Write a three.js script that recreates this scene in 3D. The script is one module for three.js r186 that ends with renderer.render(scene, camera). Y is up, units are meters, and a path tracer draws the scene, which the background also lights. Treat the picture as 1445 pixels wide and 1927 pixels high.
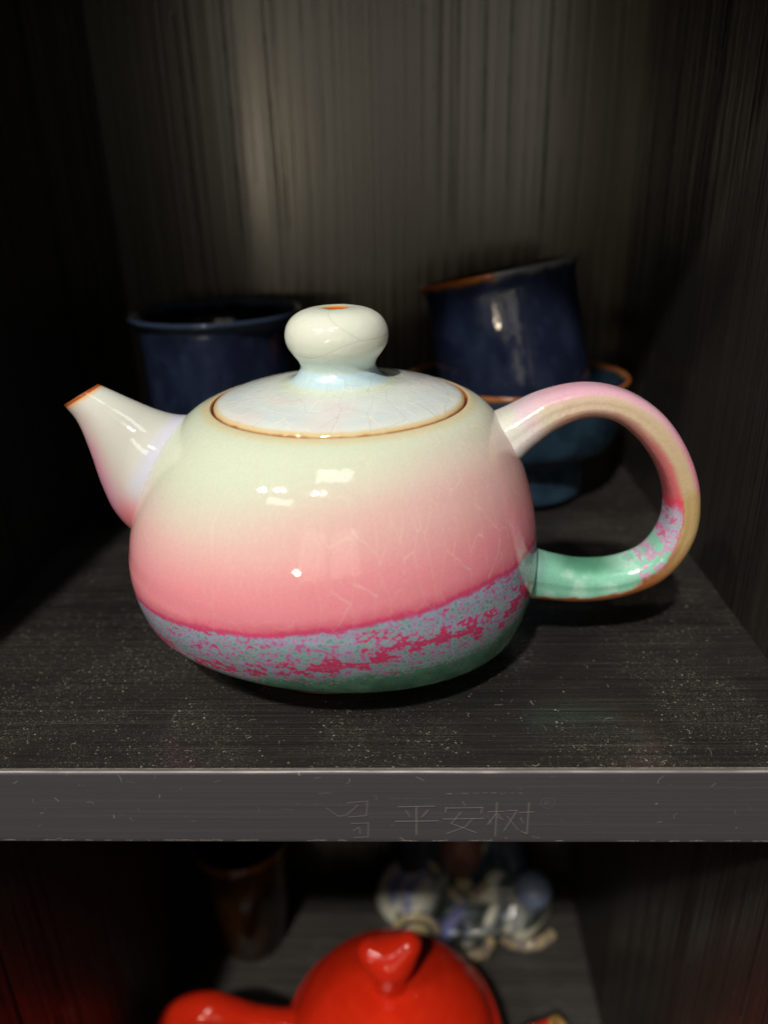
import * as THREE from 'three';
import { RectAreaLightUniformsLib } from 'three/addons/lights/RectAreaLightUniformsLib.js';
import { RoundedBoxGeometry } from 'three/addons/geometries/RoundedBoxGeometry.js';
import { MarchingCubes } from 'three/addons/objects/MarchingCubes.js';
import { mergeGeometries } from 'three/addons/utils/BufferGeometryUtils.js';

// ---------------------------------------------------------------- camera, lamps, exposure
const scene = new THREE.Scene();
const camera = new THREE.PerspectiveCamera(67.32, 767 / 1024, 0.005, 20);
const D = Math.PI / 180;
camera.rotation.order = 'YXZ';
camera.rotation.set(-23.49 * D, 2.007 * D, -1.504 * D);
camera.position.set(0, 0.09055, 0.09981);
camera.focus = 0.136;
camera.userData.fStop = 9.5;
scene.add(camera);

const renderer = new THREE.WebGLRenderer({ antialias: true });
renderer.setSize(767, 1024);
renderer.toneMapping = THREE.LinearToneMapping;
renderer.toneMappingExposure = 1;
renderer.shadowMap.enabled = true;
scene.background = new THREE.Color(0.02, 0.019, 0.018);
RectAreaLightUniformsLib.init();

const AIM = new THREE.Vector3(-0.013, 0.03, -0.05);
function spot(name, dir, dist, intensity, color, radius) {
  const l = new THREE.SpotLight(color, intensity * dist * dist, 0, 14 * D, 0.35, 2);
  l.name = name;
  l.position.copy(AIM).addScaledVector(new THREE.Vector3(...dir).normalize(), dist);
  l.target.position.copy(AIM);
  l.castShadow = true; l.shadow.radius = radius;
  scene.add(l, l.target);
}
spot('track_spot', [-0.235, 1.21, 1], 1.45, 2.4, new THREE.Color(1, 0.94, 0.86), 1.7);
spot('track_spot_001', [-1.02, 1.70, 1.05], 1.6, 0.6, new THREE.Color(1, 0.9, 0.76), 1.3);
spot('track_spot_002', [-1.42, 1.78, 1.0], 1.7, 0.35, new THREE.Color(1, 0.9, 0.76), 1.1);
spot('track_spot_003', [-0.31, 0.06, 1], 2.4, 0.2, new THREE.Color(1, 0.84, 0.6), 3.2);
function panel(name, dir, dist, w, h, L, color) {
  const l = new THREE.RectAreaLight(color, L, w, h);
  l.name = name;
  l.position.copy(AIM).addScaledVector(new THREE.Vector3(...dir).normalize(), dist);
  l.lookAt(AIM);
  scene.add(l);
}
panel('ceiling_panel', [-0.05, 2.17, 1], 1.9, 0.54, 0.3, 4.6, new THREE.Color(0.93, 0.97, 1));
panel('ceiling_panel_001', [-0.72, 1.0, 1], 2.1, 0.46, 0.22, 4.6, new THREE.Color(0.92, 0.96, 1));
panel('shop_window', [-0.16, 0.2, 1], 2.6, 0.62, 1.2, 1.1, new THREE.Color(1, 0.88, 0.68));
panel('shop_window_001', [0.14, 0.2, 1], 2.6, 0.62, 1.2, 1.15, new THREE.Color(1, 0.9, 0.74));

// ---------------------------------------------------------------- helpers
let seed = 12345;
const rnd = () => { seed = (Math.imul(seed, 1664525) + 1013904223) >>> 0; return seed / 4294967296; };
const clamp = (x, a = 0, b = 1) => Math.min(b, Math.max(a, x));
const sm = (a, b, x) => { const t = clamp((x - a) / (b - a)); return t * t * (3 - 2 * t); };
const mix = (a, b, t) => a + (b - a) * t;
const mixc = (a, b, t) => [mix(a[0], b[0], t), mix(a[1], b[1], t), mix(a[2], b[2], t)];
const hash = (x, y, s = 0) => {
  let h = Math.imul(x | 0, 374761393) ^ Math.imul(y | 0, 668265263) ^ Math.imul(s | 0, 974634777);
  h = Math.imul(h ^ (h >>> 13), 1274126177); h ^= h >>> 16;
  return (h >>> 0) / 4294967296;
};
function noise(x, y, s = 0) {
  const ix = Math.floor(x), iy = Math.floor(y), fx = x - ix, fy = y - iy, u = fx * fx * (3 - 2 * fx), v = fy * fy * (3 - 2 * fy);
  return mix(mix(hash(ix, iy, s), hash(ix + 1, iy, s), u), mix(hash(ix, iy + 1, s), hash(ix + 1, iy + 1, s), u), v);
}
const fbm = (x, y, s = 0, o = 4) => { let a = 0, w = 0.5, t = 0; for (let i = 0; i < o; i++) { a += w * noise(x, y, s + i * 17); t += w; x *= 2.03; y *= 2.03; w *= 0.5; } return a / t; };
function worley(x, y, s = 0, j = 1) {       // [F1, F2, id]
  const ix = Math.floor(x), iy = Math.floor(y); let a = 9, b = 9, id = 0;
  for (let dy = -1; dy <= 1; dy++) for (let dx = -1; dx <= 1; dx++) {
    const cx = ix + dx, cy = iy + dy, px = cx + 0.5 + (hash(cx, cy, s) - 0.5) * j - x, py = cy + 0.5 + (hash(cx, cy, s + 7) - 0.5) * j - y, d = px * px + py * py;
    if (d < a) { b = a; a = d; id = hash(cx, cy, s + 11); } else if (d < b) b = d;
  }
  return [Math.sqrt(a), Math.sqrt(b), id];
}
function crack(x, y, s, width, warp = 0.35) {             // 0..1 on the line between two cells
  const w = worley(x + warp * (fbm(x * 1.3, y * 1.3, s + 3, 2) - 0.5), y + warp * (fbm(x * 1.3, y * 1.3, s + 5, 2) - 0.5), s);
  return 1 - sm(0, width, w[1] - w[0]);
}
function dataTex(W, H, fn, srgb = true) {
  const a = new Uint8Array(W * H * 4);
  for (let y = 0, i = 0; y < H; y++) for (let x = 0; x < W; x++, i += 4) {
    const c = fn((x + 0.5) / W, (y + 0.5) / H);
    if (typeof c === 'number') a[i] = a[i + 1] = a[i + 2] = clamp(c) * 255; else { a[i] = clamp(c[0], 0, 255); a[i + 1] = clamp(c[1], 0, 255); a[i + 2] = clamp(c[2], 0, 255); }
    a[i + 3] = 255;
  }
  const t = new THREE.DataTexture(a, W, H);
  t.magFilter = t.minFilter = THREE.LinearFilter; t.wrapS = t.wrapT = THREE.RepeatWrapping; t.generateMipmaps = false;
  if (srgb) t.colorSpace = THREE.SRGBColorSpace;
  t.needsUpdate = true;
  return t;
}
function canvasTex(W, H, draw, srgb = true) {
  const c = document.createElement('canvas'); c.width = W; c.height = H;
  draw(c.getContext('2d'), W, H);
  const t = new THREE.CanvasTexture(c); t.wrapS = t.wrapT = THREE.RepeatWrapping;
  if (srgb) t.colorSpace = THREE.SRGBColorSpace;
  return t;
}
function grid(f, nu, nv) {                   // f(u, v) -> [x, y, z]; closed in u when the ends meet
  const p = [], uv = [], ix = [];
  for (let j = 0; j <= nv; j++) for (let i = 0; i <= nu; i++) { p.push(...f(i / nu, j / nv)); uv.push(i / nu, j / nv); }
  for (let j = 0; j < nv; j++) for (let i = 0; i < nu; i++) { const a = j * (nu + 1) + i, b = a + 1, c = a + nu + 1, d = c + 1; ix.push(a, b, d, a, d, c); }
  const g = new THREE.BufferGeometry();
  g.setAttribute('position', new THREE.Float32BufferAttribute(p, 3)); g.setAttribute('uv', new THREE.Float32BufferAttribute(uv, 2)); g.setIndex(ix);
  g.computeVertexNormals();
  const P = g.attributes.position, N = g.attributes.normal;
  for (let j = 0; j <= nv; j++) {
    const a = j * (nu + 1), b = a + nu;
    if (Math.hypot(P.getX(a) - P.getX(b), P.getY(a) - P.getY(b), P.getZ(a) - P.getZ(b)) > 1e-7) continue;
    const n = new THREE.Vector3(N.getX(a) + N.getX(b), N.getY(a) + N.getY(b), N.getZ(a) + N.getZ(b)).normalize();
    N.setXYZ(a, n.x, n.y, n.z); N.setXYZ(b, n.x, n.y, n.z);
  }
  return g;
}
function smooth2(pts, n = 400) {              // resampled Catmull-Rom curve of [r, y] pairs, by arc length
  const c = new THREE.CatmullRomCurve3(pts.map((p) => new THREE.Vector3(p[0], p[1], 0)), false, 'centripetal');
  return c.getSpacedPoints(n).map((v) => [Math.max(0, v.x), v.y]);
}
function rev(pts, { segs = 128, rows = 120, deform, mm = 0.001, smooth = true } = {}) {   // profile [r, y] in mm; u = 0.5 faces +z
  const pr = smooth ? smooth2(pts, rows) : pts; rows = pr.length - 1;
  const at = (v) => pr[Math.round(v * rows)];
  const g = grid((u, v) => {
    const [r, y] = at(v), phi = (u - 0.5) * 2 * Math.PI;
    const q = [r * mm * Math.sin(phi), y * mm, r * mm * Math.cos(phi)];
    return deform ? deform(q) : q;
  }, segs, rows);
  return { g, at, pr };
}
function lerpTable(t, x) {
  if (x <= t[0][0]) return t[0][1];
  for (let i = 1; i < t.length; i++) if (x <= t[i][0]) { const k = (x - t[i - 1][0]) / (t[i][0] - t[i - 1][0]), s = k; return mix(t[i - 1][1], t[i][1], s); }
  return t[t.length - 1][1];
}
function mesh(name, g, m, parent) {
  const o = new THREE.Mesh(g, m); o.name = name; o.castShadow = o.receiveShadow = true; parent.add(o); return o;
}
const used = {};
function thing(name, label, category, [x, y, z] = [0, 0, 0], ry = 0, group) {
  const o = new THREE.Group(); const n = used[name] = (used[name] ?? -1) + 1;
  o.name = n ? name + '_' + String(n).padStart(3, '0') : name;
  o.position.set(x, y, z); o.rotation.y = ry; o.userData = { label, category }; if (group) o.userData.group = group;
  scene.add(o); return o;
}
const lin = (r, g, b) => new THREE.Color(r, g, b);
const mat = (o) => new THREE.MeshPhysicalMaterial(o);
const glaze = (o) => mat({ roughness: 0.06, ior: 1.52, ...o });

// ---------------------------------------------------------------- the cabinet
const XL = -0.0945, XR = 0.0718, ZB = -0.165, CEIL = 0.184, LOW = -0.21, T = 0.016;
const CW = XR - XL, CX = (XL + XR) / 2;
// black ash laminate: open pores as dark, dull lines that wander along the grain, between smoother glossy bands
function grainLines(A, L, lo, hi, mm, fat = 1) {
  const lines = []; let a = 0;
  while (a < A) {
    const near = noise(a / A * 5, 3, 71) > 0.5 ? 1 : 0.55;
    a += (lo + Math.pow(rnd(), 1.6) * (hi - lo)) * near * mm;
    const w = (0.28 + Math.pow(rnd(), 2) * 0.6) * mm * fat, ph = rnd() * 9, amp = (0.25 + rnd() * 0.7) * mm, dark = 0.35 + 0.65 * rnd(), runs = [];
    let l = -rnd() * L * 0.4; while (l < L) { const n = L * (0.15 + rnd() * 0.9); runs.push([l, l + n]); l += n + L * rnd() * 0.08; }
    for (const [s, e] of runs) { const p = []; for (let i = 0; i <= 24; i++) { const t = s + (e - s) * i / 24; p.push([t, a + amp * 2 * (fbm(t / L * 3 + ph, ph, 72, 3) - 0.5)]); } lines.push({ p, w, dark }); }
  }
  return lines;
}
function drawLines(c, lines, along, style) {
  c.lineCap = 'round';
  for (const { p, w, dark } of lines) for (let i = 1; i < p.length; i++) {
    c.strokeStyle = style(dark * (0.55 + 0.45 * noise(p[i][0] / 40, p[i][1], 73))); c.lineWidth = w * (0.6 + 0.8 * noise(p[i][0] / 60, p[i][1], 74));
    c.beginPath(); c.moveTo(...(along ? p[i - 1] : [p[i - 1][1], p[i - 1][0]])); c.lineTo(...(along ? p[i] : [p[i][1], p[i][0]])); c.stroke();
  }
}
function wood({ W, H, along, mm, lo, hi, base = '#2a2826', dusty = 0, lint = 0, gloss = 0.26, dull = 0.8, soft = 1, fat = 1, fines = 1, scratches = 300 }) {   // mm: pixels per millimetre across the grain
  const A = along ? H : W, L = along ? W : H, lines = grainLines(A, L, lo, hi, mm, fat), fine = grainLines(A, L, 0.25, 0.9, mm).map((l) => ({ ...l, w: l.w * 0.35, dark: l.dark * fines }));
  const streak = (c, n, f) => { for (let k = 0; k < n; k++) { const a = rnd() * A, l = rnd() * L * 1.3 - L * 0.3, len = L * (0.01 + Math.pow(rnd(), 2) * 0.3); c.fillStyle = f(); along ? c.fillRect(l, a, len, 0.6 + rnd() * 1.2) : c.fillRect(a, l, 0.6 + rnd() * 1.2, len); } };
  const map = canvasTex(W, H, (c) => {
    c.fillStyle = base; c.fillRect(0, 0, W, H);
    drawLines(c, fine, along, (d) => `rgba(8,8,8,${d * 0.4 * soft})`);
    drawLines(c, lines, along, (d) => `rgba(7,7,7,${d * 0.75 * soft})`);
    streak(c, scratches, () => `rgba(150,145,132,${0.04 + rnd() * 0.16})`);
    if (dusty) dust(c, W, H, dusty, lint);
  });
  const g = Math.round(gloss * 255), d0 = Math.round(dull * 255);
  const rough = canvasTex(W / 2, H / 2, (c) => {
    c.scale(0.5, 0.5); c.fillStyle = `rgb(${g},${g},${g})`; c.fillRect(0, 0, W, H);
    drawLines(c, fine, along, (d) => `rgba(${d0},${d0},${d0},${d * 0.35})`); drawLines(c, lines, along, (d) => `rgba(${d0},${d0},${d0},${d})`);
  }, false);
  const bump = canvasTex(W / 2, H / 2, (c) => {
    c.scale(0.5, 0.5); c.fillStyle = '#c0c0c0'; c.fillRect(0, 0, W, H);
    drawLines(c, fine, along, (d) => `rgba(90,90,90,${d * 0.4})`); drawLines(c, lines, along, (d) => `rgba(20,20,20,${d})`);
  }, false);
  return { map, roughness: 1, roughnessMap: rough, bumpMap: bump };
}
function dust(c, W, H, n, lint, bright = 1) {
  for (let k = 0; k < n; k++) {
    const x = rnd() * W, y = rnd() * H, patch = fbm(x / W * 9, y / H * 9, 91, 4);
    if (rnd() > sm(0.3, 0.7, patch) * 1.1 + 0.08) continue;
    const s = 0.45 + Math.pow(rnd(), 20) * 2.2;
    c.fillStyle = `rgba(${190 + rnd() * 40},${185 + rnd() * 35},${165 + rnd() * 30},${bright * (0.1 + Math.pow(rnd(), 3) * 0.55)})`;
    if (s < 0.7) { c.fillRect(x, y, 1, 1); continue; }
    c.beginPath(); c.ellipse(x, y, s, s * (0.5 + rnd() * 0.5), rnd() * 3, 0, 7); c.fill();
  }
  for (let k = 0; k < lint; k++) {
    const x = rnd() * W, y = rnd() * H; let a = rnd() * 6.3; const st = 1.2 + rnd() * 2.2, bend = (rnd() - 0.5) * 1.1;
    c.strokeStyle = `rgba(215,208,190,${bright * (0.15 + rnd() * 0.5)})`; c.lineWidth = 0.8 + rnd() * 1.1; c.beginPath(); c.moveTo(x, y);
    let px = x, py = y; for (let i = 0; i < 3 + rnd() * 6; i++) { a += bend * rnd() + (rnd() - 0.5) * 0.3; px += Math.cos(a) * st; py += Math.sin(a) * st; c.lineTo(px, py); }
    c.stroke();
  }
}
const backM = mat({ ...wood({ W: 1024, H: 1024, mm: 5.2, lo: 2.2, hi: 8, fat: 1.3, fines: 0.6, base: '#373226', dusty: 400, lint: 4, gloss: 0.2, dull: 0.6, soft: 0.7 }), bumpScale: 0.00008, ior: 1.65 });
const sideM = mat({ ...wood({ W: 1024, H: 1024, mm: 6.2, lo: 0.8, hi: 3.5, base: '#36332f', dusty: 6500, lint: 16, gloss: 0.24, dull: 0.95 }), bumpScale: 0.00006, ior: 1.5, specularIntensity: 0.6 });
const topM = mat({ ...wood({ W: 2048, H: 2048, along: true, mm: 12.4, lo: 0.6, hi: 3.2, base: '#2a2827', dusty: 700000, lint: 330, gloss: 0.19, dull: 0.45, soft: 0.5, scratches: 3200 }), bumpScale: 0.00002, ior: 1.5 });
const lowM = mat({ ...wood({ W: 1024, H: 1024, along: true, mm: 6.2, lo: 1.2, hi: 4, base: '#4c4945', dusty: 5000, lint: 20, gloss: 0.35 }), bumpScale: 0.00006, ior: 1.5 });

const cabinet = thing('display_cabinet', 'black wood grain display cabinet whose open shelves hold all the pottery', 'cabinet');
const HT = CEIL + T - (LOW - T);
const box = (w, h, d, x, y, z, r = 0.0006) => new RoundedBoxGeometry(w, h, d, 2, r).translate(x, y, z);
const yMid = (CEIL + T + LOW - T) / 2;
mesh('side_panel', box(T, HT, -ZB, XL - T / 2, yMid, ZB / 2), sideM, cabinet);
mesh('side_panel_001', box(T, HT, -ZB, XR + T / 2, yMid, ZB / 2), sideM, cabinet);
mesh('back_panel', box(CW + 2 * T, HT, 0.006, CX, yMid, ZB - 0.003), backM, cabinet);
mesh('shelf', box(CW, T, -ZB, CX, CEIL + T / 2, ZB / 2), lowM, cabinet).userData.label = 'upper shelf above the pink teapot';
mesh('shelf_001', box(CW, T, -ZB, CX, LOW - T / 2, ZB / 2), lowM, cabinet).userData.label = 'lower shelf under the red teapot';
{
  const BT = 0.0011;                          // thickness of the glued edge band
  const board = mesh('shelf_002', box(CW, T - 0.0001, -ZB - BT, CX, -T / 2, (ZB - BT) / 2, 0.0002), topM, cabinet);
  board.userData.label = 'dusty middle shelf that carries the pink teapot';
  // the band: over the worn top edge and down the face
  const prof = [[-BT, 0.0], [-0.00085, 0.00012]];
  for (let i = 0; i <= 8; i++) { const a = Math.PI / 2 * (1 - i / 8); prof.push([-0.0007 + 0.0007 * Math.cos(a), -0.0006 + 0.0007 * Math.sin(a)]); }
  for (let i = 1; i <= 16; i++) prof.push([0, -0.0006 - (T - 0.0012) * i / 16]);
  prof.push([-0.0003, -T + 0.00025], [-0.0006, -T], [-BT, -T]);
  const len = [0]; for (let i = 1; i < prof.length; i++) len.push(len[i - 1] + Math.hypot(prof[i][0] - prof[i - 1][0], prof[i][1] - prof[i - 1][1]));
  const total = len[len.length - 1], n = prof.length - 1;
  const g = grid((u, v) => { const q = prof[Math.round(v * n)]; return [mix(XL, XR, u), q[1], q[0]]; }, 40, n);
  for (let j = 0; j <= n; j++) for (let i = 0; i <= 40; i++) g.attributes.uv.setY(j * 41 + i, 1 - len[j] / total);
  const W = 2048, H = 224, mmx = W / (CW * 1000), mmy = H / (total * 1000);
  const X = (x) => (x - XL * 1000) * mmx, Y = (y) => (len[2] * 1000 + 0.1 - y) * mmy;     // from mm on the face to pixels
  const strokes = {
    ping: [[[.1, .1], [.9, .08]], [[.27, .22], [.36, .42]], [[.76, .2], [.62, .42]], [[.03, .56], [.98, .54]], [[.5, .1], [.5, 1]]],
    an: [[[.48, -.02], [.54, .12]], [[.1, .15], [.08, .32]], [[.1, .18], [.93, .16], [.9, .34]], [[.45, .3], [.22, .66], [.5, .8], [.82, .96]], [[.72, .5], [.55, .76], [.12, .98]], [[.03, .52], [.97, .5]]],
    shu: [[[.02, .28], [.38, .26]], [[.2, .0], [.2, 1]], [[.2, .32], [.02, .66]], [[.22, .36], [.36, .54]], [[.42, .24], [.64, .24], [.38, .84]], [[.42, .4], [.68, .82]], [[.68, .3], [1.0, .28]], [[.88, .02], [.88, .94], [.76, .86]], [[.72, .46], [.79, .62]]],
    mark: [[[.5, .06], [.98, .02], [.94, .4], [.5, .44]], [[.45, .4], [.75, .12]], [[0, .2], [.25, .42], [.42, .4]], [[.55, .62], [.98, .6], [.96, .98], [.62, 1]], [[.6, .82], [.75, .72], [.78, .9]]],
  };
  const lettering = (c, dx, dy, style, width) => {
    c.strokeStyle = style; c.lineWidth = width; c.lineCap = 'round'; c.lineJoin = 'round';
    for (const [key, x0, x1, y0, y1, a] of [['mark', -14.6, -7.4, -6.6, -15, 0.7], ['ping', -3.2, 4.6, -7.3, -14.4, 1], ['an', 5.0, 12.4, -7.0, -14.2, 0.85], ['shu', 12.7, 20.6, -7.0, -14.6, 0.9]]) {
      c.globalAlpha = a;
      for (const s of strokes[key]) { c.beginPath(); for (const [px, py] of s) c.lineTo(X(mix(x0, x1, px)) + dx, Y(mix(y0, y1, py)) + dy); c.stroke(); }
    }
    c.globalAlpha = 0.5; c.lineWidth = width * 0.6; c.beginPath(); c.arc(X(22.8) + dx, Y(-7.2) + dy, 1.2 * mmx, 0, 7); c.stroke();
    c.beginPath(); for (const [px, py] of [[-.4, -.6], [-.4, .6], [.2, .5], [.3, .2], [-.4, 0], [.45, -.6]]) c.lineTo(X(22.8 + px) + dx, Y(-7.2 + py) + dy); c.stroke();
    c.globalAlpha = 1;
  };
  const map = canvasTex(W, H, (c) => {
    c.fillStyle = '#48454a'; c.fillRect(0, 0, W, H);
    for (let k = 0; k < 420; k++) { const y = rnd() * H; c.fillStyle = rnd() < 0.5 ? `rgba(40,38,38,${rnd() * 0.16})` : `rgba(130,124,120,${rnd() * 0.13})`; c.fillRect(rnd() * W - 200, y, 60 + rnd() * 900, 0.5 + rnd() * 1.6); }
    // embossed maker's lettering: two fine rubbed outlines round each stroke
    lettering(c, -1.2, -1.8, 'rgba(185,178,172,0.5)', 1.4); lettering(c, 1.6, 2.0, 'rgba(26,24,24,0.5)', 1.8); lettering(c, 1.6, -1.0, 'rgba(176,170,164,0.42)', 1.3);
    for (const [x, y, l, a] of [[-4, -6, 7, .18], [5.5, -4.9, 13, .55], [-16, -4.8, 2.5, .4], [-20, -7.2, 12, .12]]) for (let i = 0; i < l * 3; i++) if (rnd() < 0.75) { c.fillStyle = `rgba(205,196,180,${a * rnd()})`; c.fillRect(X(x + i / 3), Y(y) + (rnd() - 0.5) * 3, 2 + rnd() * 8, 1.2); }
    // worn cream edges at the top round and a little at the bottom
    const yT = Y(0.0), yR = Y(-0.75);
    for (let x = 0; x < W; x++) {
      const f = fbm(x / 160, 3, 21, 3), w = yR * (0.8 + 0.3 * f), g = 0.6 + 0.4 * noise(x / 60, 6, 23);
      c.fillStyle = `rgba(176,166,146,${0.5 + 0.4 * noise(x / 9, 2, 5)})`; c.fillRect(x, w * 0.12, 1, w * 0.2);
      c.fillStyle = `rgba(150,144,136,${0.35 * g})`; c.fillRect(x, w * 0.32, 1, w * 0.3);
      c.fillStyle = `rgba(196,190,184,${(0.45 + 0.35 * noise(x / 30, 8, 5)) * g})`; c.fillRect(x, w * 0.66, 1, w * 0.26);
      if (noise(x / 22, 4, 77) > 0.52) { c.fillStyle = `rgba(205,198,185,${0.8 * rnd()})`; c.fillRect(x, Y(-T * 1000 + 0.55) - 1 + noise(x / 7, 1, 4) * 2, 1, 2.5); }
    }
    dust(c, W, H, 900, 60, 0.8);
  });
  const bump = canvasTex(W, H, (c) => {
    c.fillStyle = '#808080'; c.fillRect(0, 0, W, H);
    for (let k = 0; k < 500; k++) { c.fillStyle = rnd() < 0.5 ? `rgba(60,60,60,${rnd() * 0.25})` : `rgba(190,190,190,${rnd() * 0.25})`; c.fillRect(rnd() * W - 200, rnd() * H, 60 + rnd() * 900, 0.6 + rnd() * 1.6); }
    lettering(c, 0, 0, 'rgba(225,225,225,0.8)', 4.5);
  }, false);
  mesh('edge_band', g, mat({ map, bumpMap: bump, bumpScale: 0.00006, roughness: 0.42 }), board).userData.label = 'scuffed grey edge band with faint embossed lettering';
}

// ---------------------------------------------------------------- glaze colours of the pink teapot (sRGB)
const CREAM = [215, 226, 204], MILK = [224, 233, 230], BLUISH = [206, 226, 234], BLUSH = [230, 203, 194], PINK = [243, 168, 173], ROSE = [249, 150, 164], CRIMSON = [226, 74, 124], LAV = [212, 134, 192], ICE = [166, 184, 210], SEA = [144, 188, 184], TEAL = [108, 164, 142], PINE = [72, 120, 100], RUST = [170, 104, 60], TAN = [212, 190, 158];
// crystalline band: overlapping round crystals with a pink halo each; between them the crimson ground shows. x, y in mm on the glaze
function discs(x, y, cell, s, shrink) {      // smallest distance to a crystal's centre, in radii, and that crystal's number
  x /= cell; y /= cell; const ix = Math.floor(x), iy = Math.floor(y); let best = 9, id = 0;
  for (let dy = -1; dy <= 1; dy++) for (let dx = -1; dx <= 1; dx++) {
    const cx = ix + dx, cy = iy + dy, px = cx + hash(cx, cy, s) - x, py = cy + hash(cx, cy, s + 7) - y, r = (0.34 + 0.42 * hash(cx, cy, s + 13)) * shrink, d = Math.hypot(px, py) / r;
    if (d < best) { best = d; id = hash(cx, cy, s + 11); }
  }
  return [best, id];
}
function crystals(x, y, t, red) {
  const wx = x + 0.35 * (fbm(x * 0.9, y * 0.9, 31, 3) - 0.5), wy = y + 0.35 * (fbm(x * 0.9, y * 0.9, 37, 3) - 0.5);
  const low = fbm(wx * 0.36, wy * 0.8, 47, 4), open = low * 0.95 + red * 0.27 - 0.18;
  const shrink = mix(1.2, 0.12, sm(0.36, 0.72, open)), a = discs(wx, wy * 1.1, 1.5, 41, shrink), b = discs(wx + 40, wy * 1.1, 0.9, 43, shrink), q = Math.min(a[0], b[0] * 1.06), id = a[0] < b[0] * 1.06 ? a[1] : b[1];
  let c = mixc(ICE, SEA, sm(0.38, 0.72, fbm(x * 0.33, y * 0.6, 53, 3) + t * 0.2));
  c = mixc(c, [112, 138, 150], 0.55 * (1 - sm(0.1, 0.4, q)) * sm(0.3, 0.6, id)); c = mixc(c, [186, 202, 212], 0.6 * sm(0.3, 0.5, q) * (1 - sm(0.55, 0.7, q)));
  c = mixc(c, LAV, sm(0.5, 0.74, q) * 0.95);
  const ground = mixc([206, 112, 172], CRIMSON, sm(0.38, 0.56, open));
  return mixc(c, ground, sm(0.76, 1.06, q));
}
const HB = [[-180, 23], [-110, 14], [-90, 12.5], [-73, 13.6], [-58, 15], [-45, 16.3], [-25, 18.9], [-4, 21.6], [5, 22.5], [15, 24], [33, 25.6], [45, 26.2], [62, 26.3], [90, 26.3], [130, 26], [180, 23]];
const HC = [[-180, 16], [-90, 6], [-52, 6.8], [-43, 6.6], [-22, 9.3], [-4, 13.7], [5, 15], [20, 18], [33, 18.9], [55, 18.9], [90, 18], [180, 16]];
const HTL = [[-180, 12], [-90, 2], [-45, 4.0], [-27, 5.0], [-5, 10.2], [13, 12.2], [34, 13], [54, 13.8], [66, 16], [180, 12]];
function bodyColour(deg, r, y, s) {          // s: arc length in mm from the bottom, so the pattern keeps its size on the underside
  const x = deg / 360 * 2 * Math.PI * 42;
  const wob = 0.9 * (fbm(x * 0.18, 1, 61, 3) - 0.5) + 0.8 * (fbm(x * 0.9, s * 0.9, 63, 3) - 0.5);
  const hb = lerpTable(HB, deg) + wob, hc = lerpTable(HC, deg) + 2.4 * (fbm(x * 0.12, 2, 65, 3) - 0.5), ht = lerpTable(HTL, deg) + 3 * (fbm(x * 0.35, s * 0.5, 67, 4) - 0.5);
  const speck = 1 + 0.05 * (fbm(x * 4, s * 4, 71, 2) - 0.5) + 0.03 * (hash(x * 9, s * 9, 73) - 0.5);
  let c;
  if (y > hb) {
    // from rose at the border up to cream; pink reaches higher on the right
    const d = y - hb, top = 50.5 - hb, right = sm(-50, 45, deg) * (1 - sm(95, 150, deg));
    const k = d / top + 0.10 * (fbm(x * 0.05, y * 0.09, 75, 3) - 0.5), hi = mix(0.78, 1.0, right), lo = mix(0.50, 0.52, right);
    c = mixc(ROSE, PINK, sm(0.02, lo, k));
    c = mixc(c, BLUSH, sm(lo * 0.45, lo + 0.12, k) * mix(1, 0.55, right));
    c = mixc(c, BLUSH, sm(lo, hi, k) * 0.8);
    c = mixc(c, CREAM, sm(hi - 0.34, hi + 0.06, k));
    c = mixc(c, CRIMSON, (1 - sm(0.1, 1.25, d)) * 0.95);
    c = mixc(c, [222, 84, 118], (1 - sm(0.4, 3.2, d)) * 0.45);
    const w = mix(0.45, 1, sm(-10, 40, deg)) * (0.45 + 0.55 * sm(0.25, 0.55, fbm(x * 0.06, y * 0.08, 79, 2)));
    const ck = crack(x * 0.30 + 0.3 * noise(y * 0.16, x * 0.04, 4), y * 0.10 + 3, 81, 0.04, 0.3);
    const ck2 = crack(x * 0.3 + 9, y * 0.22, 83, 0.035, 0.3) * sm(0.5, 0.7, fbm(x * 0.07, y * 0.1, 85, 2));
    c = mixc(c, [246, 224, 204], clamp(ck * w * 0.6 + ck2 * 0.3 * (0.4 + 0.6 * sm(20, 40, y))));
    c = mixc(c, [176, 120, 110], clamp(ck2 * 0.12));
  } else if (y > ht || crystalEdge(x, s, y, ht) > 0.5) {
    const t = (hb - y) / Math.max(2, hb - ht), red = Math.exp(-(((y - hc) / 2.3) ** 2));
    c = crystals(x, s, t, red);
    c = mixc(c, CRIMSON, (1 - sm(0.0, 0.7, hb - y)) * 0.8);
  } else {
    const t = sm(0, 7, ht - y), n = fbm(x * 0.35, s * 0.35, 87, 4);
    c = mixc(mixc(SEA, TEAL, sm(0.2, 1.6, ht - y)), PINE, t * sm(0.3, 0.7, n) * 0.85);
    const w = worley(x * 0.9, s * 0.9, 89);
    if (w[2] > 0.72) c = mixc(c, [40, 66, 56], (1 - sm(0.08, 0.16, w[0])) * 0.8);
  }
  if (y > 49.6) c = mixc(c, [222, 200, 150], sm(49.9, 50.7, y) * 0.55);
  if (r < 26.0 && y > 49) c = mixc(c, RUST, sm(25.3, 24.95, r));
  return [c[0] * speck, c[1] * speck, c[2] * speck];
}
const crystalEdge = (x, s, y, ht) => { const w = worley(x * 1.1, s * 1.2, 97); return w[0] < 0.36 && ht - y < 1.2 + w[2] * 1.5 ? 1 : 0; };
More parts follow.
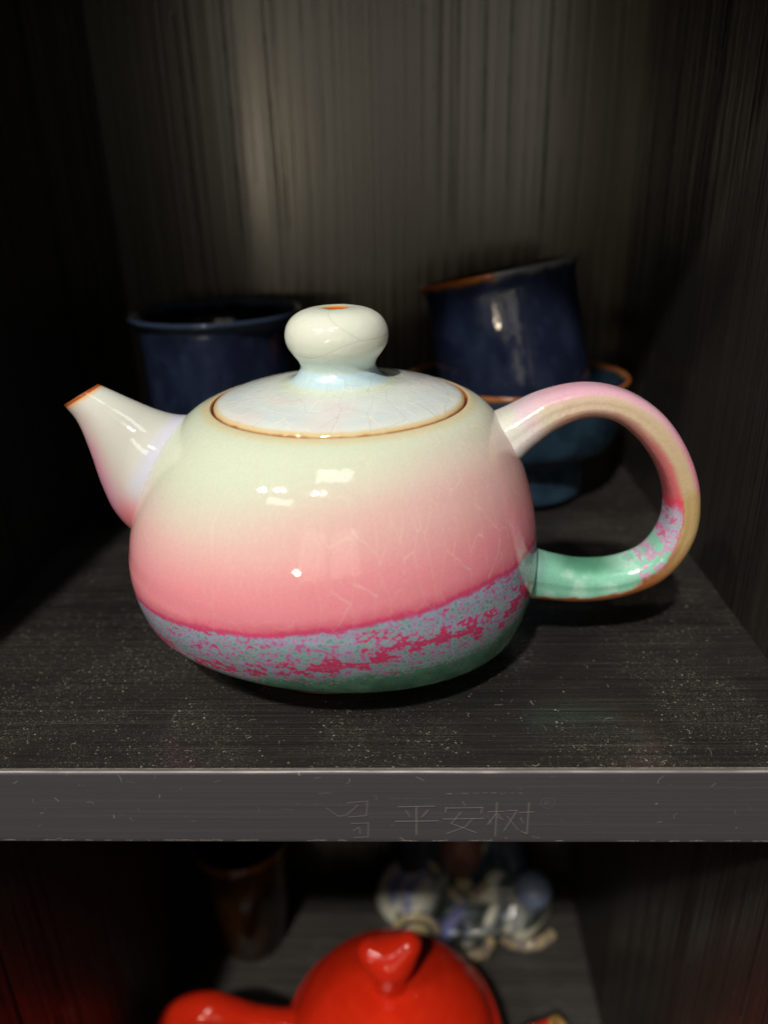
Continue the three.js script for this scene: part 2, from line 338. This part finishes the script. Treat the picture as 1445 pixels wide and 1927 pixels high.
// fine unevenness of a wet-looking glaze
const glazeBump = dataTex(512, 512, (u, v) => {
  const p = (f, s) => { const n = 8 * f; return noise((u * n) % n, (v * n) % n, s); };
  return 0.5 + 0.6 * (p(1, 3) - 0.5) + 0.35 * (p(4, 5) - 0.5) + 0.14 * (p(12, 7) - 0.5);
}, false);
const bumpRep = (a, b) => { const t = glazeBump.clone(); t.repeat.set(a, b); t.needsUpdate = true; return t; };

// ---------------------------------------------------------------- the pink teapot
const pot = thing('teapot', 'pink and cream glazed teapot with a green and crimson crystalline base on the dusty shelf', 'teapot', [-0.0125, 0.00543, -0.0390]);
pot.scale.setScalar(0.94);
const YS = 0.0507;
const lean = ([x, y, z]) => { const w = clamp(1 - y / YS, 0, 1.2); return [x - 0.0038 * w, y - 0.0925 * x * w, z * (1 - 0.264 * w * w * w)]; };
{
  const P = [[0, -2.2], [14, -2.5], [24, -2.6], [28, -2.6], [31.0, -2.1], [33.6, -0.8], [35.3, 0.4], [37.0, 1.6], [38.5, 2.8], [39.8, 4.3], [40.6, 6.0], [41.1, 8.0], [41.9, 12.0], [42.3, 16], [42.3, 19.3], [42.1, 21], [41.7, 24.2], [41.0, 27.6], [40.0, 31.3], [38.5, 35.4], [36.5, 39.8], [34.0, 44.0], [31.4, 47.0], [28.9, 49.2], [26.8, 50.3], [25.7, 50.7], [25.1, 50.8], [24.85, 50.65], [24.78, 50.2], [24.75, 49.4], [24.7, 48.2], [21, 48.0]];
  const b = rev(P, { segs: 200, rows: 260, deform: lean });
  let total = 0; for (let i = 1; i < b.pr.length; i++) total += Math.hypot(b.pr[i][0] - b.pr[i - 1][0], b.pr[i][1] - b.pr[i - 1][1]);
  const map = dataTex(2048, 1400, (u, v) => { const f = v * (b.pr.length - 1), i = Math.floor(f), k = f - i, p = b.pr[i], q = b.pr[Math.min(i + 1, b.pr.length - 1)]; return bodyColour((u - 0.5) * 360, mix(p[0], q[0], k), mix(p[1], q[1], k), v * total); });
  mesh('body', b.g, glaze({ map, bumpMap: bumpRep(5, 2), bumpScale: 0.00005 }), pot);
  mesh('foot_ring', rev([[16.5, 1], [16.8, -5.4], [17.3, -5.78], [18.8, -5.78], [19.4, -5.4], [19.8, 1]], { segs: 96, smooth: false }).g.translate(-0.0035, 0, 0), mat({ color: lin(0.12, 0.08, 0.05), roughness: 0.85 }), pot);
}
{
  const L = [[21, 49.2], [24.0, 49.3], [24.5, 49.9], [24.58, 50.5], [24.25, 51.05], [22.9, 51.75], [19.5, 52.75], [15, 53.75], [11.5, 54.35], [9.6, 54.9], [8.4, 55.7], [7.7, 56.6]];
  const l = rev(L, { segs: 160, rows: 110 });
  const map = dataTex(2048, 512, (u, v) => {
    const [r, y] = l.at(v), deg = (u - 0.5) * 360, x = r * Math.sin(deg * D), z = r * Math.cos(deg * D);
    let c = mixc(MILK, BLUISH, sm(15, 20, r) * (1 - sm(21, 23, r)) * 0.35);
    c = mixc(c, CREAM, sm(14, 10.5, r) * 0.75); c = mixc(c, [190, 222, 238], sm(10.4, 8.6, r) * 0.8);
    c = mixc(c, [236, 216, 214], 0.4 * sm(0.45, 0.7, fbm(x * 0.12 + 3, z * 0.12, 101, 3)) * sm(11, 15, r));
    const ck = crack(deg / 11 + 0.06 * r, r * 0.17, 103, 0.05) * sm(0.3, 0.5, fbm(deg / 40, r * 0.1, 104, 2));
    c = mixc(c, [250, 244, 232], ck * 0.65); c = mixc(c, [150, 150, 140], crack(deg / 17 + 4 + 0.05 * r, r * 0.12, 107, 0.035) * 0.2);
    const edge = r + (y < 50.6 ? 0.7 : 0) + 0.25 * (fbm(deg / 5, 1, 109, 3) - 0.5);
    c = mixc(c, [222, 196, 138], sm(23.3, 24.3, edge) * 0.85); c = mixc(c, RUST, sm(24.3, 24.7, edge));
    return c;
  });
  const lid = mesh('lid', l.g, glaze({ map, bumpMap: bumpRep(4, 2), bumpScale: 0.00007 }), pot);
  lid.userData.label = 'milky white domed lid with a brown bare edge';
  const K = [[7.75, 56.5], [7.35, 57.2], [7.3, 57.8], [7.75, 58.9], [8.7, 60.2], [9.55, 61.6], [9.9, 63.2], [9.65, 64.9], [8.7, 66.5], [6.9, 67.75], [4.4, 68.4], [2.4, 68.4], [1.5, 68.0], [1.1, 67.3], [0, 66.8]];
  const k = rev(K, { segs: 128, rows: 110 });
  const kmap = dataTex(1024, 512, (u, v) => {
    const [r, y] = k.at(v), deg = (u - 0.5) * 360;
    let c = mixc([190, 222, 238], [208, 226, 220], sm(56.5, 58, y)); c = mixc(c, [228, 234, 220], sm(58, 61.5, y));
    // two long curved cracks
    const a = y - (60.6 + 3.6 * sm(-60, 75, deg) + 0.5 * Math.sin(deg / 14)), b = deg - (38 - 9 * (y - 63));
    c = mixc(c, [168, 172, 158], Math.exp(-((a / 0.1) ** 2)) * 0.35 * sm(-80, -40, deg)); c = mixc(c, [240, 240, 228], Math.exp(-(((a + 0.2) / 0.12) ** 2)) * 0.4);
    if (y > 64) c = mixc(c, [176, 178, 164], Math.exp(-((b / 0.9) ** 2)) * 0.4);
    c = mixc(c, [170, 174, 160], crack(deg / 55 + 2, y * 0.14, 113, 0.02) * 0.08);
    if (y > 66) { c = mixc(c, [226, 176, 110], sm(2.9, 2.2, r)); c = mixc(c, [186, 92, 36], sm(2.2, 1.5, r)); }
    return c;
  });
  mesh('knob', k.g, glaze({ map: kmap, bumpMap: bumpRep(3, 1), bumpScale: 0.00006 }), lid);
}
{
  // spout: rings between its upper and lower silhouette, in the plane of the pot
  const O = [13.3, 0];                        // rings are given in mm on the shelf; move to the pot's own axis
  const up = [[-61.1, 54.4], [-58, 52.8], [-54.5, 51.0], [-50.5, 49.1], [-46.8, 47.9], [-42, 47.6], [-36, 47.4]], lo = [[-68.1, 50.7], [-66, 47.4], [-64.45, 41.5], [-63.0, 33.8], [-61.0, 28.0], [-57.6, 23.6], [-52, 20]], hz = [3.7, 4.4, 5.6, 7.4, 9.4, 11.2, 12.5];
  const n = up.length - 1, cv = (a) => new THREE.CatmullRomCurve3(a.map((p) => new THREE.Vector3(p[0], p[1], p[2] ?? 0)));
  const cu = cv(up.map((p, i) => [...p, hz[i]])), cl = cv(lo);
  const ring = (t, a, k = 1) => {
    const p = cu.getPoint(t), q = cl.getPoint(t), mx = (p.x + q.x) / 2, my = (p.y + q.y) / 2, hx = (p.x - q.x) / 2, hy = (p.y - q.y) / 2, c = Math.cos(a) * k, s = Math.sin(a) * k;
    return [(mx + hx * c + O[0]) * 0.001, (my + hy * c) * 0.001, p.z * s * 0.001];
  };
  const g = grid((u, v) => ring(v, (0.5 - u) * 2 * Math.PI), 96, 60);
  const map = dataTex(512, 512, (u, v) => {
    const a = Math.cos((0.5 - u) * 2 * Math.PI);          // 1 on the upper side, -1 on the lower
    let c = mixc([222, 224, 216], [206, 208, 200], sm(0.1, 0.5, v)); c = mixc(c, [204, 186, 176], sm(0.35, -0.35, a) * 0.5);
    c = mixc(c, [216, 150, 176], sm(-0.05, -0.85, a) * sm(0.08, 0.45, v)); c = mixc(c, [226, 138, 146], sm(0.62, 0.78, v) * sm(0.0, -0.7, a));
    c = mixc(c, [204, 206, 228], sm(0.6, 0.72, v) * sm(-0.5, 0.2, a) * 0.8);
    const ck = crack(u * 6, v * 5, 121, 0.02); c = mixc(c, [180, 168, 158], ck * 0.16);
    c = mixc(c, [232, 188, 136], sm(0.075, 0.02, v + 0.015 * (noise(u * 30, 1, 3) - 0.5))); c = mixc(c, [176, 84, 34], sm(0.035, 0.012, v));
    return c;
  });
  const spout = mesh('spout', g, glaze({ map, bumpMap: bumpRep(1, 1), bumpScale: 0.00003 }), pot);
  const lip = grid((u, v) => { const t = v < 0.34 ? 0 : (v - 0.3) * 0.4, k = v < 0.34 ? 1 - 0.75 * v : 0.74; return ring(t, (0.5 - u) * 2 * Math.PI, k); }, 64, 12);
  mesh('spout_lip', lip, mat({ color: lin(0.40, 0.13, 0.035), roughness: 0.5 }), spout);
}
{
  // handle: a strap that loops from the shoulder to the waist
  const C = [[15, 39.5], [21.8, 44.4], [27.6, 47.9], [34.8, 49.8], [41.5, 48.6], [47.8, 44.2], [53.3, 36.6], [55.95, 29.0], [55.8, 21.2], [51.9, 14.2], [45.2, 10.8], [36.7, 9.9], [29.5, 10.9], [23, 12.5]];
  const HW = [6.2, 4.4, 3.8, 3.2, 3.1, 3.4, 3.3, 3.25, 3.4, 3.65, 3.9, 4.3, 4.7, 5.2], HZ = [9.0, 6.6, 5.4, 4.9, 4.8, 4.9, 5.0, 5.1, 5.2, 5.2, 5.2, 5.2, 5.4, 6.5];
  const cc = new THREE.CatmullRomCurve3(C.map((p, i) => new THREE.Vector3((p[0] + 13.3) * 0.001, p[1] * 0.001, 0))), ch = new THREE.CatmullRomCurve3(C.map((p, i) => new THREE.Vector3(i, HW[i], HZ[i])));
  const g = grid((u, v) => {
    const p = cc.getPoint(v), t = cc.getTangent(v), h = ch.getPoint(v), a = u * 2 * Math.PI, ca = Math.cos(a), sa = Math.sin(a);
    const e = 0.74, ox = Math.sign(ca) * Math.pow(Math.abs(ca), e) * h.y, oz = Math.sign(sa) * Math.pow(Math.abs(sa), e) * h.z * (ca < 0 ? 1 : 0.96);
    return [p.x - t.y * ox * 0.001, p.y + t.x * ox * 0.001, oz * 0.001];       // outward is left of the way along
  }, 80, 160);
  const map = dataTex(512, 2048, (u, v) => {
    let al = Math.abs(u < 0.5 ? u * 360 : 360 - u * 360);  // 0 outer edge, 90 front or back face, 180 inner
    const L = v * 135, A = al / 180 * 14;
    al += 16 * (fbm(L * 0.2, u * 6, 131, 3) - 0.5);
    const pinkEdge = mixc([226, 178, 196], [236, 140, 166], sm(0.35, 0.55, v)), face = mixc([214, 192, 168], [206, 184, 146], sm(0.2, 0.55, v)), inner = mixc([196, 140, 128], [226, 112, 122], sm(0.3, 0.52, v));
    let c = mixc(pinkEdge, face, sm(46, 74, al)); c = mixc(c, inner, sm(92, 118, al));
    c = mixc(c, mixc(CREAM, [226, 206, 224], noise(L * 0.2, u * 5, 3)), sm(0.2, 0.06, v));
    // lower half: crystals, then sea green inside; bare brown outside
    const gb = 0.53 + 0.03 * (fbm(u * 14, v * 30, 133, 3) - 0.5), rim = lerpTable([[0.5, 104], [0.6, 98], [0.7, 90], [0.78, 74], [0.86, 60], [0.93, 62]], v) + 16 * (fbm(L * 0.3, 3, 135, 3) - 0.5), inside = sm(rim - 3, rim + 3, al);
    const brown = mixc([196, 168, 118], [158, 98, 58], sm(0.6, 0.74, v));
    let lower = brown;
    if (inside > 0) {
      const k = v - gb; let q;
      if (k < 0.0) q = mixc([238, 100, 110], [232, 78, 108], sm(-0.03, 0.0, k));
      else if (k < 0.1 + 0.05 * (fbm(L * 0.4, A * 0.4, 137, 3) - 0.5)) { q = mixc(crystals(L * 1.0, A * 1.2, 0.3, 0.3), [216, 190, 214], 0.3); q = mixc([232, 84, 112], q, sm(0.0, 0.03, k + 0.02 * (noise(L * 1.1, A, 5) - 0.5))); }
      else { q = mixc([140, 208, 182], [172, 222, 202], sm(0.4, 0.7, fbm(L * 0.25, A * 0.4, 139, 3))); q = mixc(q, [74, 136, 108], sm(0.74, 0.82, v) * sm(120, 160, al) * sm(0.93, 0.86, v) * 0.75);
        q = mixc(q, [214, 150, 196], 0.8 * sm(-0.03, 0.03, fbm(L * 0.8, A * 0.9, 141, 4) - mix(0.55, 0.82, sm(0.69, 0.78, v)))); }
      q = mixc(q, [206, 120, 96], (1 - sm(2, 9, al - rim)) * 0.75);
      lower = mixc(brown, q, inside);
    }
    c = mixc(c, lower, sm(gb - 0.03, gb + 0.005, v));
    if (v > 0.93) c = mixc(c, [128, 172, 166], sm(0.93, 0.96, v) * 0.6);
    const sp = 1 + 0.06 * (fbm(L * 3, A * 3, 143, 2) - 0.5);
    return [c[0] * sp, c[1] * sp, c[2] * sp];
  });
  mesh('handle', g, glaze({ map, bumpMap: bumpRep(2, 6), bumpScale: 0.00006 }), pot);
}

// ---------------------------------------------------------------- blue cups at the back of the shelf
const navy = (s, band, deep) => dataTex(512, 512, (u, v) => {
  const n = fbm(u * 24, v * 14, s, 4), m = fbm(u * 60, v * 40, s + 3, 3);
  let c = mixc(deep[0], deep[1], sm(0.3, 0.7, n)); c = mixc(c, deep[2], sm(0.55, 0.8, m) * 0.4);
  const e = v + 0.012 * (fbm(u * 40, 2, s + 5, 3) - 0.5);
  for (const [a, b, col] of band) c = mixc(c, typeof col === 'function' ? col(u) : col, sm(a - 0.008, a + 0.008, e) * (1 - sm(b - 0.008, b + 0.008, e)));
  return c;
});
const NAVY = [[26, 33, 53], [36, 44, 67], [50, 59, 84]], BLUE = [[32, 50, 66], [44, 66, 84], [60, 84, 98]];
function cup(name, label, pos, profile, map, extra = {}) {
  const t = thing(name, label, 'cup', pos);
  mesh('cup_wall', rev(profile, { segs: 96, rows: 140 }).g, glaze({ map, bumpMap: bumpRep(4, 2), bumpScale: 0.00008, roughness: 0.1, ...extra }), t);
  return t;
}
const rimOf = (pr) => { const p = smooth2(pr, 140); let b = 0; p.forEach((q, i) => { if (q[1] > p[b][1]) b = i; }); return b / 140; };
const leftP = [[0, 3], [14, 2.4], [15, 0], [16.5, 0], [17.2, 2.2], [20.6, 6], [21.6, 16], [21.7, 36], [22.0, 48], [23.0, 53.4], [24.9, 55.6], [25.2, 56.4], [24.5, 56.7], [22.6, 54.6], [20.4, 50], [19.9, 34], [19.6, 12], [16, 6], [0, 5]];
let rv = rimOf(leftP);
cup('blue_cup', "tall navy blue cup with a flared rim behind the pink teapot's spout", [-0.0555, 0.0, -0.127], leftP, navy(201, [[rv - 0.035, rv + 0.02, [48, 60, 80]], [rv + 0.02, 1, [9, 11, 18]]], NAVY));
const lowP = [[0, 3], [18, 2.4], [19, 0], [21.2, 0], [21.8, 1.2], [21.4, 6], [21.2, 11.5], [22.4, 13.6], [27.5, 14.6], [29.6, 16.6], [31.2, 22], [32.2, 29], [33.0, 33.2], [33.2, 34.4], [32.5, 34.9], [31.4, 33.6], [30.2, 28], [28.6, 20], [25, 17], [0, 16]];
rv = rimOf(lowP);
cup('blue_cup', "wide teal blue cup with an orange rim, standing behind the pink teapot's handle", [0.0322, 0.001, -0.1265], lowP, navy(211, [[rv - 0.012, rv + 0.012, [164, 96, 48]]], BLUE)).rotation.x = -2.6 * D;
const topP = [[0, 0.4], [18.5, 0], [20.6, 0.8], [21.8, 4], [22.2, 14], [22.0, 30], [21.8, 41], [22.0, 44], [22.8, 46.6], [23.2, 47.4], [22.5, 47.9], [21.4, 46.4], [20.3, 42], [20.0, 24], [18.6, 6], [12, 3], [0, 2.6]];
rv = rimOf(topP);
{
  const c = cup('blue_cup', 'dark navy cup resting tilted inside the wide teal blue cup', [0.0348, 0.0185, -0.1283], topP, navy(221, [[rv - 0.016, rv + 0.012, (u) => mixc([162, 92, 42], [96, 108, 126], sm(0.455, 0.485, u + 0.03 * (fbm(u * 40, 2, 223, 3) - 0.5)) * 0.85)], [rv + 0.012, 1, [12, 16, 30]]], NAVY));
  c.rotation.set(-6.0 * D, 0, 10.2 * D);
}

// ---------------------------------------------------------------- lower shelf: red teapot
function blob(f, size, centre, res = 56) {   // surface where f(x, y, z) = 0 (inside negative); metres
  const mc = new MarchingCubes(res, new THREE.MeshStandardMaterial(), false, false, 120000), h = res / 2;
  mc.isolation = 0; mc.reset();
  for (let k = 0; k < res; k++) for (let j = 0; j < res; j++) for (let i = 0; i < res; i++) mc.field[i + j * res + k * res * res] = -f(centre[0] + (i - h) / h * size, centre[1] + (j - h) / h * size, centre[2] + (k - h) / h * size) * 1000;
  mc.update();
  const n = mc.count, p = mc.positionArray.slice(0, n * 3), q = mc.normalArray.slice(0, n * 3);
  for (let i = 0; i < n * 3; i++) p[i] = centre[i % 3] + p[i] * size;
  const e = 1e-4;
  for (let i = 0; i < n; i++) {
    const x = p[i * 3], y = p[i * 3 + 1], z = p[i * 3 + 2], v = new THREE.Vector3(f(x + e, y, z) - f(x - e, y, z), f(x, y + e, z) - f(x, y - e, z), f(x, y, z + e) - f(x, y, z - e)).normalize();
    q[i * 3] = v.x; q[i * 3 + 1] = v.y; q[i * 3 + 2] = v.z;
  }
  const g = new THREE.BufferGeometry();
  g.setAttribute('position', new THREE.BufferAttribute(p, 3)); g.setAttribute('normal', new THREE.BufferAttribute(q, 3));
  const uv = new Float32Array(n * 2); for (let i = 0; i < n; i++) { uv[i * 2] = p[i * 3] * 12 + p[i * 3 + 2] * 7; uv[i * 2 + 1] = p[i * 3 + 1] * 12 + p[i * 3 + 2] * 9; }
  g.setAttribute('uv', new THREE.BufferAttribute(uv, 2));
  return g;
}
const smin = (a, b, k) => { const h = clamp(0.5 + 0.5 * (b - a) / k); return mix(b, a, h) - k * h * (1 - h); };
const sph = (x, y, z, c, r) => Math.hypot(x - c[0], y - c[1], z - c[2]) - r;
const cap = (x, y, z, a, b, ra, rb = ra) => {
  const d = [b[0] - a[0], b[1] - a[1], b[2] - a[2]], t = clamp(((x - a[0]) * d[0] + (y - a[1]) * d[1] + (z - a[2]) * d[2]) / (d[0] * d[0] + d[1] * d[1] + d[2] * d[2]));
  return Math.hypot(x - a[0] - d[0] * t, y - a[1] - d[1] * t, z - a[2] - d[2] * t) - mix(ra, rb, t);
};
{
  const redMap = dataTex(512, 512, (u, v) => { const n = fbm(u * 18, v * 18, 301, 4); return mixc([200, 36, 15], [212, 48, 22], n); });
  const red = glaze({ map: redMap, roughness: 0.09, bumpMap: bumpRep(3, 2), bumpScale: 0.00008 });
  const t = thing('teapot', 'glossy red teapot with a two-bumped knob on the lower shelf below the pink teapot', 'teapot', [-0.0075, LOW, -0.07]);
  t.scale.set(1.02, 0.955, 1.02);
  mesh('body', rev([[0, 2], [20, 2], [22, 0], [24, 0], [25, 3], [32, 12], [36.4, 22], [37.4, 30], [36.4, 35.6], [34.9, 38.6], [34.3, 38.9], [33.9, 38.4], [33.6, 36], [30, 35.5]], { segs: 112, rows: 120 }).g, red, t);
  const lid = mesh('lid', rev([[30, 36.5], [33.3, 36.6], [33.75, 38.2], [33.9, 39.6], [32.7, 42.2], [30.3, 46.6], [26.4, 51], [21.4, 55], [15.8, 58.2], [10.4, 60.6], [5, 62], [0, 62.4]], { segs: 112, rows: 100 }).g, red, t);
  const knob = (x, y, z) => {
    let d = cap(x, y, z, [-0.0006, 0.0585, 0.001], [-0.0004, 0.0718, 0.001], 0.0052, 0.0064);
    d = smin(d, cap(x, y, z, [-0.002, 0.072, 0.001], [-0.0066, 0.0757, 0.0012], 0.005, 0.0038), 0.005);
    d = smin(d, cap(x, y, z, [0.002, 0.0725, 0.001], [0.0056, 0.0780, 0.0006], 0.005, 0.0041), 0.005);
    return d;
  };
  mesh('knob', blob(knob, 0.0175, [-0.0006, 0.0695, 0.001], 64).translate(0, 0.0026, 0), red, lid);
  // side handle: a neck that curls over and down
  const hc = new THREE.CatmullRomCurve3([[-28, 33], [-38, 38.5], [-46, 40.5], [-53, 43.8], [-61, 46.2], [-69, 43.5], [-75, 35], [-74, 26], [-64, 20], [-50, 18], [-32, 17]].map((p) => new THREE.Vector3(p[0] * 0.001, p[1] * 0.001, 0.0)));
  mesh('handle', grid((u, v) => {
    const p = hc.getPoint(v), tt = hc.getTangent(v), a = u * 2 * Math.PI, r = (4.7 + 0.8 * sm(0.25, 0.4, v) + 4.0 * sm(0.12, 0, v)) * 0.001;
    return [p.x - tt.y * Math.cos(a) * r, p.y + tt.x * Math.cos(a) * r, p.z + Math.sin(a) * r];
  }, 48, 100), red, t);
  const sc = new THREE.CatmullRomCurve3([[28, 14], [38, 22], [46.5, 33], [55, 41.5]].map((p) => new THREE.Vector3(p[0] * 0.001, p[1] * 0.001, 0.003)));
  const tube = (r0, r1, k0, k1) => grid((u, v) => { const w = mix(k0, k1, v), p = sc.getPoint(w), tt = sc.getTangent(w), a = -u * 2 * Math.PI, r = mix(r0, r1, w) * 0.001; return [p.x - tt.y * Math.cos(a) * r, p.y + tt.x * Math.cos(a) * r, p.z + Math.sin(a) * r]; }, 40, 30);
  const sp = mesh('spout', tube(9, 4.4, 0, 1), red, t);
  mesh('spout_lip', mergeGeometries([tube(9.15, 4.55, 0.965, 1.0), grid((u, v) => { const p = sc.getPoint(1 - 0.12 * Math.max(0, v - 0.4)), tt = sc.getTangent(1), a = u * 2 * Math.PI, r = (4.6 - 1.3 * Math.min(1, v / 0.4)) * 0.001; return [p.x - tt.y * Math.cos(a) * r, p.y + tt.x * Math.cos(a) * r, p.z + Math.sin(a) * r]; }, 40, 20)]), mat({ color: lin(0.42, 0.24, 0.07), roughness: 0.35 }), sp);
}

// ---------------------------------------------------------------- lower shelf: glazed figurine
{
  const robeMap = dataTex(512, 512, (u, v) => {
    const n = fbm(u * 9, v * 9, 401, 4), m = fbm(u * 5 + 3, v * 5, 403, 3), s = Math.abs(Math.sin((v * 16 + 1.5 * m + u * 4) * 3.1));
    let c = mixc([64, 72, 76], [204, 202, 184], sm(0.35, 0.62, n)); c = mixc(c, [104, 110, 156], sm(0.48, 0.64, m)); c = mixc(c, [188, 172, 128], (1 - sm(0, 0.25, s)) * 0.55); return mixc(c, [26, 32, 28], sm(0.6, 0.75, fbm(u * 11, v * 11, 405, 3)) * 0.7);
  });
  const dark = glaze({ map: dataTex(256, 256, (u, v) => { const n = fbm(u * 14, v * 14, 411, 4); return mixc([36, 46, 56], mixc([90, 108, 132], [160, 152, 112], sm(0.6, 0.7, n)), sm(0.5, 0.7, n)); }), roughness: 0.15 });
  const robe = glaze({ map: robeMap, roughness: 0.15, bumpMap: bumpRep(3, 3), bumpScale: 0.0003 });
  const cream = glaze({ map: dataTex(256, 256, (u, v) => mixc([176, 158, 112], [112, 108, 128], sm(0.45, 0.7, fbm(u * 12, v * 12, 421, 3)))), roughness: 0.12 });
  const t = thing('figurine', 'blue and cream glazed ceramic figurine seated on curls, behind the red teapot', 'figurine', [0.0205, LOW, -0.141]);
  const base = (x, y, z) => {
    let d = (Math.hypot(x / 32, y * 0 + (y - 0.008) / 13 , z / 18) * 1 - 0.001) * 13;
    d = smin(d, sph(x, y, z, [-0.0205, 0.0195, 0.006], 0.0158), 0.006);
    d = smin(d, cap(x, y, z, [-0.018, 0.026, 0.004], [0.026, 0.0285, 0.008], 0.0082, 0.0066), 0.006);
    d = smin(d, cap(x, y, z, [0.024, 0.008, 0.006], [0.03, 0.014, 0.004], 0.009, 0.008), 0.004);
    const cav = cap(x, y, z, [-0.006, 0.0165, 0.02], [0.02, 0.0165, 0.02], 0.0062);
    return Math.max(d, -cav);
  };
  mesh('robe', blob(base, 0.046, [0.002, 0.018, 0.004], 72), robe, t);
  mesh('torso', blob((x, y, z) => { let d = cap(x, y, z, [0, 0.03, -0.004], [0, 0.064, -0.006], 0.0165, 0.013); d = smin(d, cap(x, y, z, [-0.015, 0.062, -0.005], [-0.021, 0.036, 0.002], 0.0062), 0.004); d = smin(d, cap(x, y, z, [0.015, 0.062, -0.005], [0.021, 0.036, 0.002], 0.0062), 0.004); return smin(d, sph(x, y, z, [0, 0.09, -0.004], 0.0135), 0.004); }, 0.044, [0, 0.064, -0.004], 64), dark, t);
  mesh('belly', new THREE.SphereGeometry(1, 40, 28).scale(0.0088, 0.017, 0.007).translate(-0.001, 0.05, 0.0075), mat({ color: lin(0.09, 0.04, 0.028), roughness: 0.5 }), t);
  const curl = (r, tube, arc, x, y, z, rz, ry = 0) => new THREE.TorusGeometry(r, tube, 14, 48, arc).rotateZ(rz).rotateY(ry).translate(x, y, z);
  const swirl = (x, y, z, r) => { const c = new THREE.CatmullRomCurve3(Array.from({ length: 26 }, (_, i) => { const a = i * 0.48, q = r * (1 - i / 29); return new THREE.Vector3(x + q * Math.cos(a), y + q * Math.sin(a), z + 0.001 * i / 10); })); return new THREE.TubeGeometry(c, 100, 0.0015, 10, false); };
  mesh('curl', swirl(-0.0205, 0.0185, 0.0212, 0.0095), cream, t);
  mesh('curl', curl(0.011, 0.0024, 2.4, 0.0265, 0.0125, 0.0145, 3.5), cream, t);
  mesh('curl', curl(0.009, 0.0022, 2.0, 0.002, 0.0105, 0.0195, 3.7), cream, t);
  mesh('curl', curl(0.0075, 0.002, 1.6, -0.012, 0.011, 0.019, 3.9), cream, t);
  mesh('fold', new THREE.CapsuleGeometry(0.0022, 0.007, 6, 16).rotateZ(-0.35).translate(0.0095, 0.0085, 0.021), cream, t);
  mesh('fold', new THREE.CapsuleGeometry(0.002, 0.006, 6, 16).rotateZ(0.6).translate(-0.0035, 0.029, 0.0125), cream, t);
  mesh('fold', new THREE.CapsuleGeometry(0.002, 0.006, 6, 16).rotateZ(-0.7).translate(0.006, 0.0325, 0.0135), cream, t);
  mesh('bead', new THREE.SphereGeometry(0.0076, 32, 24).translate(0.0285, 0.032, 0.0125), glaze({ color: lin(0.16, 0.2, 0.3), roughness: 0.12 }), t);
}

// ---------------------------------------------------------------- lower shelf: amber cup in the left corner
{
  const P = [[0, 2], [10, 1.6], [11, 0], [12.2, 0], [12.8, 2], [14.5, 12], [17.4, 34], [19.4, 53], [20.2, 60.6], [20.0, 61.6], [19.2, 61.2], [18.3, 54], [15.5, 30], [12, 8], [0, 5]];
  const r2 = rimOf(P);
  const map = dataTex(512, 512, (u, v) => { const n = fbm(u * 14, v * 9, 501, 4); let c = mixc([26, 15, 6], [48, 28, 9], sm(0.35, 0.7, n)); const e = v + 0.01 * (noise(u * 40, 1, 3) - 0.5); c = mixc(c, [78, 48, 22], sm(r2 - 0.03, r2 - 0.02, e) * (1 - sm(r2 + 0.01, r2 + 0.02, e))); return v > r2 + 0.02 ? [26, 14, 6] : c; });
  cup('amber_cup', 'amber brown glazed cup in the shadowed left corner of the lower shelf', [-0.069, LOW, -0.131], P, map);
}

renderer.render(scene, camera);
